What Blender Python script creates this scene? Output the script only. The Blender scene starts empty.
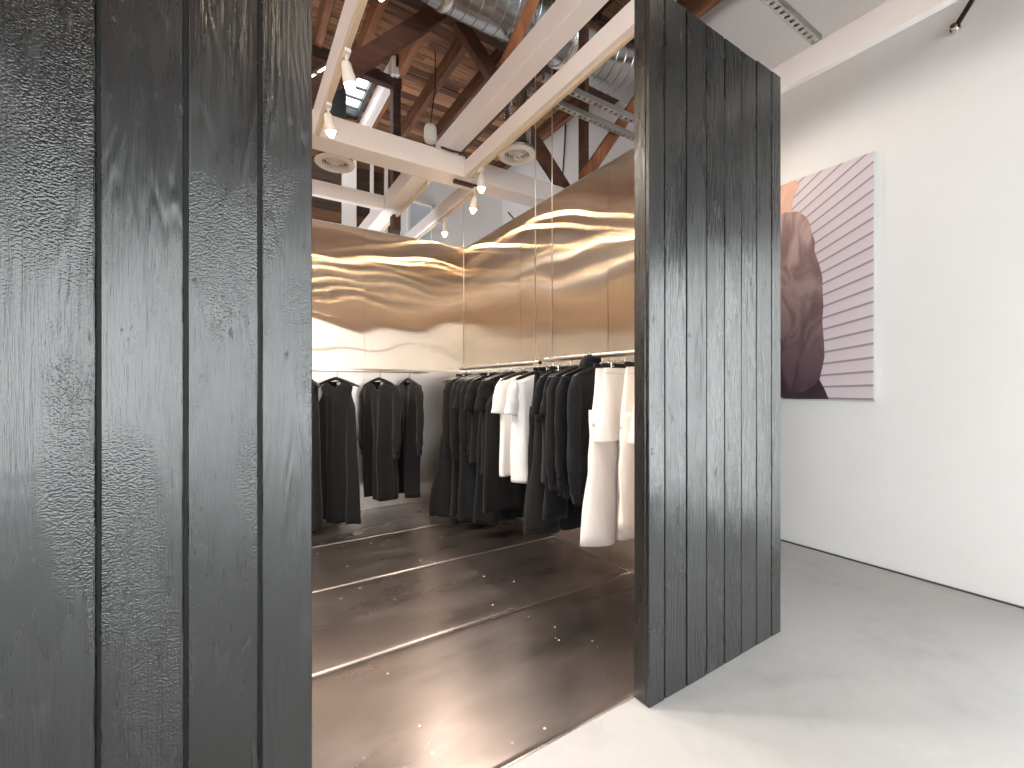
import bpy, math, random
from mathutils import Vector, Matrix
PI = math.pi
S = 0.8                       # design units -> metres
C = bpy.context.scene.collection
random.seed(7)

# ------------------------------------------------------------------ helpers
def lin(r, g, b):
    f = lambda c: c/12.92 if c <= .04045 else ((c+.055)/1.055)**2.4
    return (f(r/255), f(g/255), f(b/255), 1)

ORIG = {}
class MB:
    """collects shapes in design units, links them as one mesh object"""
    def __init__(s): s.v = []; s.f = []; s.r = []; s.rnd = 0.0; s.sm = []; s.smooth = False
    def add(s, vs, fs):
        n = len(s.v); s.v += [tuple(p) for p in vs]; s.r += [s.rnd]*len(vs)
        s.f += [tuple(n+i for i in f) for f in fs]; s.sm += [s.smooth]*len(fs); return s
    def box(s, x0, x1, y0, y1, z0, z1, c=0.0):
        if c <= 0:
            vs = [(x, y, z) for z in (z0, z1) for (x, y) in ((x0, y0), (x1, y0), (x1, y1), (x0, y1))]
            return s.add(vs, [(3,2,1,0),(4,5,6,7),(0,1,5,4),(1,2,6,5),(2,3,7,6),(3,0,4,7)])
        # chamfered box: octagon section in XY and tapered ends
        def ring(z, k):
            a0, a1, b0, b1 = x0+k, x1-k, y0+k, y1-k
            return [(a0+c,b0,z),(a1-c,b0,z),(a1,b0+c,z),(a1,b1-c,z),(a1-c,b1,z),(a0+c,b1,z),(a0,b1-c,z),(a0,b0+c,z)]
        rs = [ring(z0, c*.8), ring(z0+c, 0), ring(z1-c, 0), ring(z1, c*.8)]
        return s.loft(rs, True, True)
    def loft(s, rings, cap0=False, cap1=False, closed=True):
        n = len(rings[0]); vs = [p for r in rings for p in r]; fs = []
        for i in range(len(rings)-1):
            for j in range(n if closed else n-1):
                k = (j+1) % n
                fs.append((i*n+j, i*n+k, (i+1)*n+k, (i+1)*n+j))
        if cap0: fs.append(tuple(reversed(range(n))))
        if cap1: fs.append(tuple((len(rings)-1)*n+j for j in range(n)))
        return s.add(vs, fs)
    def bar(s, p0, p1, w, h, up=(0,0,1), c=0.006):
        """rectangular timber from p0 to p1, w across, h along 'up'"""
        p0, p1 = Vector(p0), Vector(p1); d = (p1-p0).normalized(); up = Vector(up)
        a = d.cross(up)
        if a.length < 1e-4: a = d.cross(Vector((0,1,0)))
        a.normalize(); b = a.cross(d).normalized()
        pr = [(-w/2+c,-h/2),(w/2-c,-h/2),(w/2,-h/2+c),(w/2,h/2-c),(w/2-c,h/2),(-w/2+c,h/2),(-w/2,h/2-c),(-w/2,-h/2+c)]
        return s.loft([[p + a*x + b*y for x, y in pr] for p in (p0, p1)], True, True)
    def tube(s, pts, r, n=10, cap=True):
        pts = [Vector(p) for p in pts]; rings = []; prev = None
        rr = r if isinstance(r, (list, tuple)) else [r]*len(pts)
        for i, p in enumerate(pts):
            d = (pts[min(i+1, len(pts)-1)] - pts[max(i-1, 0)]).normalized()
            if prev is None:
                a = d.cross(Vector((0,0,1)))
                if a.length < 1e-3: a = d.cross(Vector((0,1,0)))
            else: a = prev - d*prev.dot(d)
            a.normalize(); prev = a; b = d.cross(a)
            rings.append([p + a*(math.cos(t)*rr[i]) + b*(math.sin(t)*rr[i]) for t in [2*PI*k/n for k in range(n)]])
        sm = s.smooth; s.smooth = True; s.loft(rings, cap, cap); s.smooth = sm; return s
    def lathe(s, prof, cx, cy, cz, n=40, M=None):
        """prof: (radius, z) pairs"""
        rings = []
        for r, z in prof:
            ring = []
            for k in range(n):
                t = 2*PI*k/n; p = Vector((r*math.cos(t), r*math.sin(t), z))
                if M is not None: p = M @ p
                ring.append(p + Vector((cx, cy, cz)))
            rings.append(ring)
        return s.loft(rings)
    def build(s, name, mat, parent=None, origin=None, local=False):
        if parent is not None: o0 = Vector((0,0,0)) if local else ORIG[parent.name]
        elif origin is not None: o0 = Vector(origin)
        else:
            xs = [p[0] for p in s.v]; ys = [p[1] for p in s.v]; zs = [p[2] for p in s.v]
            o0 = Vector(((min(xs)+max(xs))/2, (min(ys)+max(ys))/2, min(zs)))
        me = bpy.data.meshes.new(name)
        me.from_pydata([((Vector(p)-o0)*S) for p in s.v], [], s.f)
        me.polygons.foreach_set('use_smooth', s.sm)
        at = me.attributes.new('rnd', 'FLOAT', 'POINT'); at.data.foreach_set('value', s.r)
        me.materials.append(mat); me.update()
        ob = bpy.data.objects.new(name, me); C.objects.link(ob)
        if parent is not None: ob.parent = parent
        else: ob.location = o0*S
        ORIG[ob.name] = o0
        return ob

def tag(o, label, cat, group=None, kind=None):
    if label: o['label'] = label
    if cat: o['category'] = cat
    if group: o['group'] = group
    if kind: o['kind'] = kind
    return o
def thing(name, loc, label, cat, group=None, rz=0):
    o = bpy.data.objects.new(name, None); C.objects.link(o)
    o.location = Vector(loc)*S; o.rotation_euler = (0,0,rz); o.empty_display_size = .1
    ORIG[o.name] = Vector(loc); return tag(o, label, cat, group)
def struct(o): o['kind'] = 'structure'; return o

# camera model, used only to turn measured points into places
def ray(px, py):
    u = px-512; return Vector((236.2+.843*u, 370.1-.538*u, 386-py))
def atX(px, py, X): d = ray(px, py); t = X/d.x; return Vector((X, d.y*t, 1.5+d.z*t))
def atY(px, py, Y): d = ray(px, py); t = Y/d.y; return Vector((d.x*t, Y, 1.5+d.z*t))

# ------------------------------------------------------------------ materials
class N:
    def __init__(s, name):
        s.m = bpy.data.materials.new(name); s.m.use_nodes = True
        s.nt = s.m.node_tree; s.p = s.nt.nodes['Principled BSDF']
    def n(s, t, **kw):
        k = s.nt.nodes.new(t)
        for a, b in kw.items(): setattr(k, a, b)
        return k
    def l(s, a, b): s.nt.links.new(a, b)
    def put(s, sock, v):
        if hasattr(v, 'node'): s.l(v, sock)
        else: sock.default_value = v
    def math(s, op, a, b=0.0, c=None, clamp=False):
        k = s.n('ShaderNodeMath', operation=op, use_clamp=clamp)
        s.put(k.inputs[0], a); s.put(k.inputs[1], b)
        if c is not None: s.put(k.inputs[2], c)
        return k.outputs[0]
    def coord(s, scale=(1,1,1), rnd=0.0):
        tc = s.n('ShaderNodeTexCoord'); v = tc.outputs['Object']
        if rnd:
            at = s.n('ShaderNodeAttribute', attribute_name='rnd')
            k = s.n('ShaderNodeVectorMath', operation='SCALE'); k.inputs[0].default_value = (37*rnd, 11*rnd, 23*rnd); s.l(at.outputs['Fac'], k.inputs['Scale'])
            a = s.n('ShaderNodeVectorMath', operation='ADD'); s.l(v, a.inputs[0]); s.l(k.outputs[0], a.inputs[1]); v = a.outputs[0]
        k = s.n('ShaderNodeVectorMath', operation='MULTIPLY'); s.l(v, k.inputs[0]); k.inputs[1].default_value = scale
        return k.outputs[0]
    def noise(s, vec, scale=1, detail=4, rough=.55, dist=0):
        k = s.n('ShaderNodeTexNoise'); s.l(vec, k.inputs['Vector'])
        k.inputs['Scale'].default_value = scale; k.inputs['Detail'].default_value = detail
        k.inputs['Roughness'].default_value = rough; k.inputs['Distortion'].default_value = dist
        return k.outputs['Fac']
    def vor(s, vec, scale=1, feature='F1', out='Distance', rand=1):
        k = s.n('ShaderNodeTexVoronoi', feature=feature); s.l(vec, k.inputs['Vector']); k.inputs['Scale'].default_value = scale
        k.inputs['Randomness'].default_value = rand
        return k.outputs[out]
    def ramp(s, f, stops):
        k = s.n('ShaderNodeValToRGB'); s.l(f, k.inputs[0]); e = k.color_ramp.elements
        k.color_ramp.interpolation = 'EASE'
        while len(e) < len(stops): e.new(.5)
        for el, (p, c) in zip(e, stops): el.position = p; el.color = c if len(c) == 4 else (*c, 1)
        return k.outputs[0]
    def rng(s, f, a, b, c, d, smooth=True):
        k = s.n('ShaderNodeMapRange'); k.clamp = True
        if smooth: k.interpolation_type = 'SMOOTHSTEP'
        s.l(f, k.inputs[0])
        for i, v in zip((1,2,3,4), (a,b,c,d)): k.inputs[i].default_value = v
        return k.outputs[0]
    def mix(s, f, a, b):
        k = s.n('ShaderNodeMix', data_type='RGBA'); s.put(k.inputs['Factor'], f); s.put(k.inputs['A'], a); s.put(k.inputs['B'], b)
        return k.outputs['Result']
    def bump(s, h, strength=.5, dist=.01, normal=None):
        k = s.n('ShaderNodeBump'); k.inputs['Strength'].default_value = strength; k.inputs['Distance'].default_value = dist
        s.l(h, k.inputs['Height'])
        if normal is not None: s.l(normal, k.inputs['Normal'])
        return k.outputs[0]
    def set(s, **kw):
        for k, v in kw.items(): s.put(s.p.inputs[k.replace('_', ' ')], v)
        return s

def simple(name, col, rough=.5, metal=0.0, bumpy=0, bscale=60, var=.06, **kw):
    m = N(name); c = m.coord()
    nz = m.noise(c, bscale, 3)
    lo = tuple(max(0, x*(1-var*2)) for x in col[:3])+(1,); hi = tuple(min(1, x*(1+var)) for x in col[:3])+(1,)
    m.set(Base_Color=m.mix(m.noise(c, 3, 4), lo, hi), Roughness=rough, Metallic=metal)
    if bumpy: m.set(Normal=m.bump(nz, bumpy, .002))
    for k, v in kw.items(): m.put(m.p.inputs[k.replace('_', ' ')], v)
    return m.m

def charred():
    m = N('charred_timber')
    c = m.coord((1,1,1), 1.0)
    cv = m.coord((1,1,.13), 1.0)
    fine = m.noise(m.coord((1,1,.035), 1.0), 130, 3, .75)          # vertical fibre
    base = m.noise(cv, 7, 3, .5, .3)                                # contours -> cathedral grain
    sep = m.n('ShaderNodeSeparateXYZ'); m.l(c, sep.inputs[0])
    cath = m.math('SINE', m.math('ADD', m.math('MULTIPLY', base, 95.0), m.math('MULTIPLY', sep.outputs['X'], 60.0)))
    gmask = m.rng(m.noise(m.coord((1,1,.5), 1.0), 3.1, 2), .40, .6, .1, 1)
    # alligator cracking of the char
    warp = m.n('ShaderNodeVectorMath', operation='ADD'); nz = m.n('ShaderNodeTexNoise'); m.l(c, nz.inputs['Vector']); nz.inputs['Scale'].default_value = 25
    sc = m.n('ShaderNodeVectorMath', operation='SCALE'); m.l(nz.outputs['Color'], sc.inputs[0]); sc.inputs['Scale'].default_value = .012
    m.l(c, warp.inputs[0]); m.l(sc.outputs[0], warp.inputs[1])
    st = m.n('ShaderNodeVectorMath', operation='MULTIPLY'); m.l(warp.outputs[0], st.inputs[0]); st.inputs[1].default_value = (240,240,300)
    al = m.vor(st.outputs[0], 1, 'SMOOTH_F1')
    amask = m.rng(m.noise(m.coord((1,1,.45), 1.0), 4.3, 3, .5, .4), .44, .68, 0.0, 1)
    # knots
    kn = m.vor(m.coord((3.2,3.2,1.9), 1.0), 1)
    knh = m.rng(kn, 0.02, .20, 1, 0)
    ripple = m.math('MULTIPLY', m.math('SINE', m.math('MULTIPLY', kn, 120.0)), m.rng(kn, .05, .34, 1, 0))
    h = m.math('ADD', m.math('MULTIPLY', fine, 1.9), m.math('MULTIPLY', m.math('MULTIPLY', cath, gmask), .5))
    h = m.math('ADD', h, m.math('MULTIPLY', m.math('MULTIPLY', al, amask), -1.15))
    h = m.math('ADD', h, m.math('MULTIPLY', knh, 1.6))
    h = m.math('ADD', h, m.math('MULTIPLY', ripple, .22))
    b1 = m.bump(h, .8, .0012)
    b2 = m.bump(m.noise(m.coord((1,1,.3), 1.0), 6, 3), .3, .012, b1)
    worn = m.rng(m.noise(m.coord((1,1,.35), 1.0), 22, 5, .7), .62, .68, 0, 1)
    at = m.n('ShaderNodeAttribute', attribute_name='rnd')
    rough_n = m.noise(m.coord((1,1,.12), 1.0), 70, 4, .7); tone = m.rng(at.outputs['Fac'], 0, 1, .7, 1.3, False)
    col = m.mix(m.noise(cv, 12, 4), lin(10,12,13), lin(27,30,31))
    col = m.mix(worn, col, lin(18,20,21))
    m.set(Base_Color=col, Roughness=m.math('ADD', m.rng(m.noise(m.coord((1,1,.25), 1.0), 4, 4), .3, .7, .20, .34), m.math('ADD', m.math('MULTIPLY', worn, .3), m.math('MULTIPLY', m.math('SUBTRACT', rough_n, .5), .14))), Normal=b2)
    m.p.inputs['Specular IOR Level'].default_value = .95
    return m.m

def steel(name, col, r=.2, an=.86):
    """sheet brushed up and down: the fine grooves draw every reflection out into level streaks"""
    m = N(name); out = m.nt.nodes['Material Output']; m.nt.nodes.remove(m.p)
    ge = m.n('ShaderNodeNewGeometry'); t = m.n('ShaderNodeVectorMath', operation='CROSS_PRODUCT'); m.l(ge.outputs['Normal'], t.inputs[0]); t.inputs[1].default_value = (0,0,1)
    g2 = m.noise(m.coord((60,60,.3)), 1, 3, .6)
    cl = m.noise(m.coord((1,1,.6)), 1.6, 3)
    g = m.n('ShaderNodeBsdfAnisotropic', distribution='GGX')
    c = m.mix(cl, tuple(x*.9 for x in col[:3])+(1,), col)
    c = m.mix(m.math('MULTIPLY', g2, .18), c, tuple(x*.7 for x in col[:3])+(1,))
    m.l(c, g.inputs['Color']); g.inputs['Roughness'].default_value = r; g.inputs['Anisotropy'].default_value = -an
    m.l(t.outputs[0], g.inputs['Tangent']); m.l(g.outputs[0], out.inputs[0])
    return m.m

def timber(name, dark, light, axis='x', rough=.7, sc=1.0):
    m = N(name); a = {'x': (.12,1,1), 'y': (1,.12,1), 'z': (1,1,.12)}[axis]
    at = m.n('ShaderNodeAttribute', attribute_name='rnd')
    g = m.noise(m.coord(tuple(x*sc for x in a), 1.0), 26, 5, .65, .6)
    g2 = m.noise(m.coord(a, 1.0), 5, 3, .5, .8)
    f = m.math('ADD', m.math('MULTIPLY', g, .6), m.math('MULTIPLY', g2, .4))
    f = m.math('ADD', f, m.math('MULTIPLY', m.math('SUBTRACT', at.outputs['Fac'], .5), .28))
    m.set(Base_Color=m.ramp(f, [(.3, dark), (.72, light)]), Roughness=rough, Normal=m.bump(g, .4, .003))
    return m.m

def concrete():
    m = N('polished_concrete'); c = m.coord()
    a = m.noise(c, .9, 6, .6, .5); b = m.noise(c, 9, 5, .6)
    f = m.math('ADD', m.math('MULTIPLY', a, .7), m.math('MULTIPLY', b, .3))
    sp = m.rng(m.vor(c, 7), .0, .03, 1, 0)
    col = m.ramp(f, [(.3, lin(164,164,164)), (.5, lin(180,180,180)), (.7, lin(192,191,190))])
    m.set(Base_Color=m.mix(m.math('MULTIPLY', sp, .5), col, lin(90,88,86)), Roughness=m.rng(a, .3, .7, .38, .52), Normal=m.bump(b, .05, .002))
    return m.m

def dark_floor():
    m = N('blackened_steel_sheet'); c = m.coord((1,1,1), 1.0)
    a = m.noise(m.coord((.7,1.5,1), 1.0), 2.0, 4, .5, .25); b = m.noise(m.coord((.6,1.3,1), 1.0), 5, 5, .6)
    f = m.math('ADD', m.math('MULTIPLY', a, .75), m.math('MULTIPLY', b, .25))
    col = m.ramp(f, [(.2, lin(98,92,90)), (.5, lin(140,131,128)), (.8, lin(174,165,161))])
    k = m.n('ShaderNodeTexVoronoi', feature='F1'); m.l(c, k.inputs['Vector']); k.inputs['Scale'].default_value = 16
    near = m.rng(k.outputs['Distance'], .07, .12, 1, 0)
    sepc = m.n('ShaderNodeSeparateColor'); m.l(k.outputs['Color'], sepc.inputs[0])
    clus = m.rng(m.noise(c, 1.3, 2), .40, .50, 0, 1)
    speck = m.math('MULTIPLY', m.math('MULTIPLY', near, m.math('GREATER_THAN', sepc.outputs[0], .62)), clus)
    t = m.n('ShaderNodeTangent', direction_type='RADIAL', axis='Z')
    m.set(Base_Color=m.mix(speck, col, lin(225,218,208)), Metallic=m.math('SUBTRACT', .92, m.math('MULTIPLY', speck, .9)),
          Roughness=m.rng(m.noise(m.coord((.6,2,1), 1.0), 3, 2, .5), .2, .8, .24, .36, False), Normal=m.bump(m.noise(c, 2, 1), .1, .02))
    return m.m

def glow(name, col, strength):
    m = N(name); m.set(Base_Color=(0,0,0,1), Emission_Color=col, Emission_Strength=strength); return m.m
def pane():
    m = N('clear_glass'); out = m.nt.nodes['Material Output']; m.nt.nodes.remove(m.p)
    g = m.n('ShaderNodeBsdfGlossy'); g.inputs['Roughness'].default_value = .02
    t = m.n('ShaderNodeBsdfTransparent'); t.inputs['Color'].default_value = (.95,.97,.96,1)
    lw = m.n('ShaderNodeLayerWeight'); lw.inputs['Blend'].default_value = .12
    k = m.n('ShaderNodeMixShader'); m.l(lw.outputs['Fresnel'], k.inputs[0]); m.l(t.outputs[0], k.inputs[1]); m.l(g.outputs[0], k.inputs[2]); m.l(k.outputs[0], out.inputs[0])
    return m.m

def cloth(name, col, sheen=.08, rough=.85):
    m = N(name); c = m.coord()
    w = m.noise(c, 900, 2); b = m.noise(m.coord((1,1,.25)), 12, 4)
    m.set(Base_Color=m.mix(b, tuple(x*.82 for x in col[:3])+(1,), col), Roughness=rough, Specular_IOR_Level=.2, Sheen_Weight=sheen, Sheen_Roughness=.5,
          Normal=m.bump(w, .25, .001, m.bump(b, .8, .012)))
    return m.m

M = dict(
    char=charred(),
    steel=steel('brushed_steel', (.74,.64,.54,1), .155, .905),
    steel_low=steel('brushed_steel_lower', (.80,.73,.68,1), .3, .6),
    edge=simple('polished_edge', (.85,.83,.8,1), .25, 1.0),
    dfloor=dark_floor(), conc=concrete(),
    white=simple('white_wall_paint', lin(236,234,233), .6, 0, .12, 90, .02),
    beamw=simple('white_beam_paint', lin(232,224,221), .5, 0, .2, 40, .03),
    deck=timber('roof_boards', lin(84,54,38), lin(176,128,92), 'x'),
    rafter=timber('rafter_timber', lin(62,38,27), lin(146,98,68), 'y'),
    truss=timber('truss_timber', lin(52,30,24), lin(104,66,50), 'x'),
    orange=timber('lit_brace_timber', lin(112,64,40), lin(184,120,80), 'z'),  # truss timber with the orange light on it put into the colour
    back=timber('backing_boards', lin(46,28,20), lin(112,74,40), 'x'),
    galv=simple('galvanised_steel', (.48,.49,.50,1), .25, 1.0, 0, 3, .1),
    zinc=simple('zinc_channel', (.42,.43,.44,1), .45, .9),
    dark=simple('dark_opening', lin(26,24,22), .8),
    rail=simple('satin_rail', (.82,.78,.74,1), .3, 1.0),
    chrome=simple('chrome', (.85,.84,.82,1), .15, 1.0),
    blackp=simple('black_plastic', lin(22,21,21), .4),
    hang=simple('black_hanger', lin(24,22,21), .35),
    whitem=simple('white_metal', lin(238,232,226), .4),
    track=simple('beige_track', lin(214,196,172), .45),
    black=cloth('black_cotton', lin(18,18,20)),
    black2=cloth('black_wool', lin(16,16,18)),
    black3=cloth('washed_black', lin(26,27,29)),
    navy=cloth('black_navy_cotton', lin(17,19,24)),
    wcl=cloth('white_cotton', lin(240,236,234), .2), wcl2=cloth('cool_white_cotton', lin(236,239,243), .2),
    cream=cloth('cream_cotton', lin(243,232,224), .2),
    taglab=simple('care_label', lin(225,220,210), .7),
    grooveblack=simple('groove_black', lin(14,17,17), .6), slotface=simple('slotted_zinc', lin(176,168,160), .45), glass=pane(), lamp=glow('lamp_lens', (1,.72,.42,1), 260), framem=simple('dark_frame', lin(70,74,76), .5),
)

# ------------------------------------------------------------------ floors
b = MB(); b.box(-6, 4.6, -6, 1.468, -.12, 0); b.box(2.83, 4.6, 1.468, 7.6, -.12, 0)
struct(b.build('floor', M['conc'], origin=(0,0,-.12)))
b = MB(); ys = [1.472, 2.46, 3.46, 4.43, 5.46]
for i in range(4):
    y0, y1 = ys[i], ys[i+1]; g = .004 if i else 0
    b.rnd = [.13, .57, .82, .36][i]
    prof = [(y0+g,-.01),(y0+g,-.004),(y0+g+.006,.001),(y0+.03,.0035),(y0+.08,.001),(y1-.08,.001),(y1-.03,.0035),(y1-.006-.002,.001),(y1-.002,-.004),(y1-.002,-.01)]
    b.smooth = True
    b.loft([[(x, y, z) for y, z in prof] for x in (-1.25, 2.76)], closed=False)
b.smooth = False; b.box(-1.25, 2.83, 1.472, 5.46, -.12, -.012)
struct(b.build('floor_inner', M['dfloor'], origin=(0,0,-.12)))
# bright joint where steel sheet meets concrete
b = MB(); b.box(.2, 1.63, 1.464, 1.474, -.005, .004); struct(b.build('trim_1', M['edge']))
b = MB(); b.box(2.688, 2.70, 1.5, 5.40, .002, .008); struct(b.build('trim_2', M['edge']))

# ------------------------------------------------------------------ charred plank walls
def plank_wall(name, seams, y0, y1, z1):
    core = MB(); core.box(seams[0]+.012, seams[-1]-.012, y0+.018, y1-.006, 0, z1-.012); b = MB()
    for i in range(len(seams)-1):
        b.rnd = random.random(); g = .0048; dy = random.uniform(0, .004)
        b.box(seams[i]+(g if i else 0), seams[i+1]-(g if i < len(seams)-2 else 0), y0+dy, y0+.022, 0, z1+random.uniform(-.006, .006), .0025)
    b.rnd = .3
    b.box(seams[0], seams[0]+.013, y0+.024, y1, 0, z1-.004, .003)
    b.box(seams[-1]-.013, seams[-1], y0+.024, y1, 0, z1-.004, .003)
    b.rnd = .66; b.box(seams[0]+.014, seams[-1]-.014, y1-.005, y1+.0, 0, z1-.01)
    w = struct(b.build(name, M['char'], origin=(seams[0], y0, 0))); core.build('backing_panel', M['grooveblack'], w); return w
ls = [.195, .065, -.099, -.263]
while ls[-1] > -1.2: ls.append(ls[-1]-.164)
plank_wall('wall_entrance_left', [x for x in reversed(ls)], 1.375, 1.468, 3.38)
plank_wall('wall_entrance_right', [1.634, 1.747, 1.912, 2.077, 2.238, 2.40, 2.556, 2.72, 2.824], 1.375, 1.468, 3.38)

# ------------------------------------------------------------------ steel lined fitting room walls
b = MB(); b.box(2.745, 2.82, 1.47, 5.55, 0, 3.37); struct(b.build('wall_right_core', M['blackp'], origin=(2.77,1.47,0)))
b = MB(); b.box(-1.25, 2.745, 5.46, 5.55, 0, 3.37); struct(b.build('wall_back_core', M['blackp'], origin=(0,5.43,0)))
b = MB(); b.box(-1.25, -1.15, 1.47, 5.43, 0, 3.37); struct(b.build('wall_left_core', M['steel_low'], origin=(-1.2,1.5,0)))

def wav(u, z, k):
    return (.0042*math.sin(1.9*u+1.1*k+.8*z)*math.sin(2.6*z+.7*k) + .0034*math.sin(3.3*u+2.3*k-1.1*z)*math.cos(4.1*z+k)
            + .0012*math.sin(6.1*u+k*3+2*z)*math.sin(7.3*z+2*k+.9*u))
def sheet(b, along, a0, a1, z0, z1, at, k, amp=1.0, nu=60, nz=70, flip=False):
    """slightly buckled sheet; along='x' faces -y, along='y' faces -x"""
    rows = []
    for j in range(nz+1):
        z = z0+(z1-z0)*j/nz; row = []
        for i in range(nu+1):
            a = a0+(a1-a0)*i/nu
            d = amp*wav(a, z, k)
            e = min(1, min(a-a0, a1-a)/.05); f = min(1, min(z-z0, z1-z)/.04)
            row.append((a, at-d, z) if along == 'x' else (at-d, a, z))
        rows.append(row)
    b.smooth = True; b.loft(rows, closed=False); b.smooth = False
    return b
def sheet_edge(b, along, a0, a1, z0, z1, at, dep):
    t = .006
    if along == 'x': b.box(a0, a1, at-.004, at+dep, z0-.004, z0+.010); b.box(a0, a1, at-.002, at+dep, z1-.004, z1+.008)
    else: b.box(at-.004, at+dep, a0, a1, z0-.004, z0+.010); b.box(at-.002, at+dep, a0, a1, z1-.004, z1+.008)
def steel_wall(name, along, cuts, z0, z1, at, mat, dep, edge=True, amp=1.0, k0=0):
    b = MB()
    for i in range(len(cuts)-1):
        sheet(b, along, cuts[i]+.0015, cuts[i+1]-.0015, z0, z1, at, k0+i*.12, amp*1.0)
    o = struct(b.build(name, mat, origin=((cuts[0]+cuts[-1])/2 if along == 'x' else at+.0, at if along == 'x' else (cuts[0]+cuts[-1])/2, z0)))
    e = MB(); sheet_edge(e, along, cuts[0], cuts[-1], z0, z1, at, dep)
    e.build('edge_trim', M['edge'], o)
    for c in cuts[1:-1]:
        s_ = MB()
        if along == 'x': s_.box(c-.002, c+.002, at+.006, at+.02, z0, z1)
        else: s_.box(at+.006, at+.02, c-.002, c+.002, z0, z1)
        s_.build('joint', M['edge'], o)
    return o
steel_wall('wall_back_upper', 'x', [-1.14, -.02, 1.34, 2.70], 1.70, 3.385, 5.40, M['steel'], .03)
steel_wall('wall_right_upper', 'y', [1.475, 2.70, 4.05, 5.40], 1.70, 3.385, 2.69, M['steel'], .03, k0=1.3)
steel_wall('wall_back_lower', 'x', [-1.14, -.02, 1.34, 2.70], .002, 1.69, 5.425, M['steel_low'], .006, amp=1.6, k0=2.2)
steel_wall('wall_right_lower', 'y', [1.475, 2.70, 4.05, 5.42], .002, 1.69, 2.715, M['steel_low'], .006, amp=1.3, k0=3.1)

for x0, x1, nm in ((-1.14, .175, 'wall_entrance_left_lining'), (1.655, 2.69, 'wall_entrance_right_lining')):
    b = MB(); b.box(x0, x1, 1.469, 1.476, .004, 3.36); struct(b.build(nm, M['steel_low'], origin=((x0+x1)/2, 1.47, 0)))

# ------------------------------------------------------------------ building shell
ZR = 5.72
b = MB(); b.box(4.5, 4.62, .42, 7.6, .012, ZR+.3); struct(b.build('wall_right', M['white'], origin=(4.5,0,0)))
b = MB(); b.box(4.5, 4.62, -6, -3.9, .012, ZR+.3); b.box(4.5, 4.62, -3.9, .42, 3.0, ZR+.3); b.box(4.5, 4.62, -3.9, .42, .012, .06); struct(b.build('wall_right_street', simple('charcoal_dimming_wall', lin(84,85,87), .6), origin=(4.5,-2,0)))  # unseen stretch made charcoal to darken what the right planks reflect
b = MB(); b.box(4.488, 4.5, -6, 7.4, 0, .012); struct(b.build('shadow_gap_right', M['framem'], origin=(4.5,0,0)))  # dark strip stands for the shadow gap below the white wall
b = MB(); b.box(-5.12, -5, -.6, 7.6, 0, ZR+.3); b.box(-5.12, -5, -6, -4.5, 0, ZR+.3); b.box(-5.12, -5, -4.5, -.6, 3.1, ZR+.3); b.box(-5.12, -5, -4.5, -.6, 0, .06); struct(b.build('wall_left', M['white'], origin=(-5,0,0)))
# back of the building: framed boards at left, plaster at right
b = MB(); z = 0
while z < ZR: b.rnd = random.random(); b.box(-6, 2.47, 7.5, 7.53, z, z+.155); z += .16
struct(b.build('wall_back_boards', M['back'], origin=(0,7.5,0)))
b = MB(); b.box(2.47, 4.5, 7.40, 7.52, 0, ZR); struct(b.build('wall_back_plaster', M['white'], origin=(2.5,7.5,0)))
b = MB(); b.box(-6, 4.6, 7.53, 7.65, 0, ZR+.3); struct(b.build('wall_back', M['dark'], origin=(0,7.5,0)))
# street wall with shop windows
b = MB()
b.box(-6, 4.5, -5.12, -5, 0, .12); b.box(-6, 4.5, -5.12, -5, 3.75, ZR+.3); b.box(-6, -4.4, -5.12, -5, .12, 3.75); b.box(4.0, 4.5, -5.12, -5, .12, 3.75)
struct(b.build('wall_front', simple('charcoal_dimming_front', lin(84,85,87), .6), origin=(0,-5,0)))  # unseen wall coloured dark to dim its reflection in the planks
b = MB()
for x in (-4.4, -1.6, 1.2, 3.95): b.box(x, x+.06, -5.09, -5.03, .12, 3.75)
b.box(-4.4, 4.0, -5.09, -5.03, .12, .18); b.box(-4.4, 4.0, -5.09, -5.03, 3.69, 3.75); b.box(-4.4, 4.0, -5.085, -5.035, 2.9, 2.95)
w = struct(b.build('window_1', M['framem'], origin=(0,-5.06,.35)))
b = MB(); b.box(-4.4, 4.0, -5.062, -5.058, .18, 3.7); b.build('glass_pane', M['glass'], w)

b = MB()
for y in (-3.9, -1.8, .36): b.box(4.53, 4.59, y, y+.06, .06, 3.0)
b.box(4.53, 4.59, -3.9, .42, .06, .12); b.box(4.53, 4.59, -3.9, .42, 2.94, 3.0)
w = struct(b.build('window_6', M['framem'], origin=(4.56,-1.7,.3)))
b = MB(); b.box(4.558, 4.562, -3.84, .36, .12, 2.94); b.build('glass_pane', M['glass'], w)

b = MB()
for y in (-4.5, -2.6, -.66): b.box(-5.09, -5.03, y, y+.06, .06, 3.1)
b.box(-5.09, -5.03, -4.5, -.6, .06, .12); b.box(-5.09, -5.03, -4.5, -.6, 3.04, 3.1)
w = struct(b.build('window_7', M['framem'], origin=(-5.06,-2.5,.3)))  # unseen window, added to brighten the white wall opposite
b = MB(); b.box(-5.062, -5.058, -4.44, -.66, .12, 3.04); b.build('glass_pane', M['glass'], w)

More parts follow.
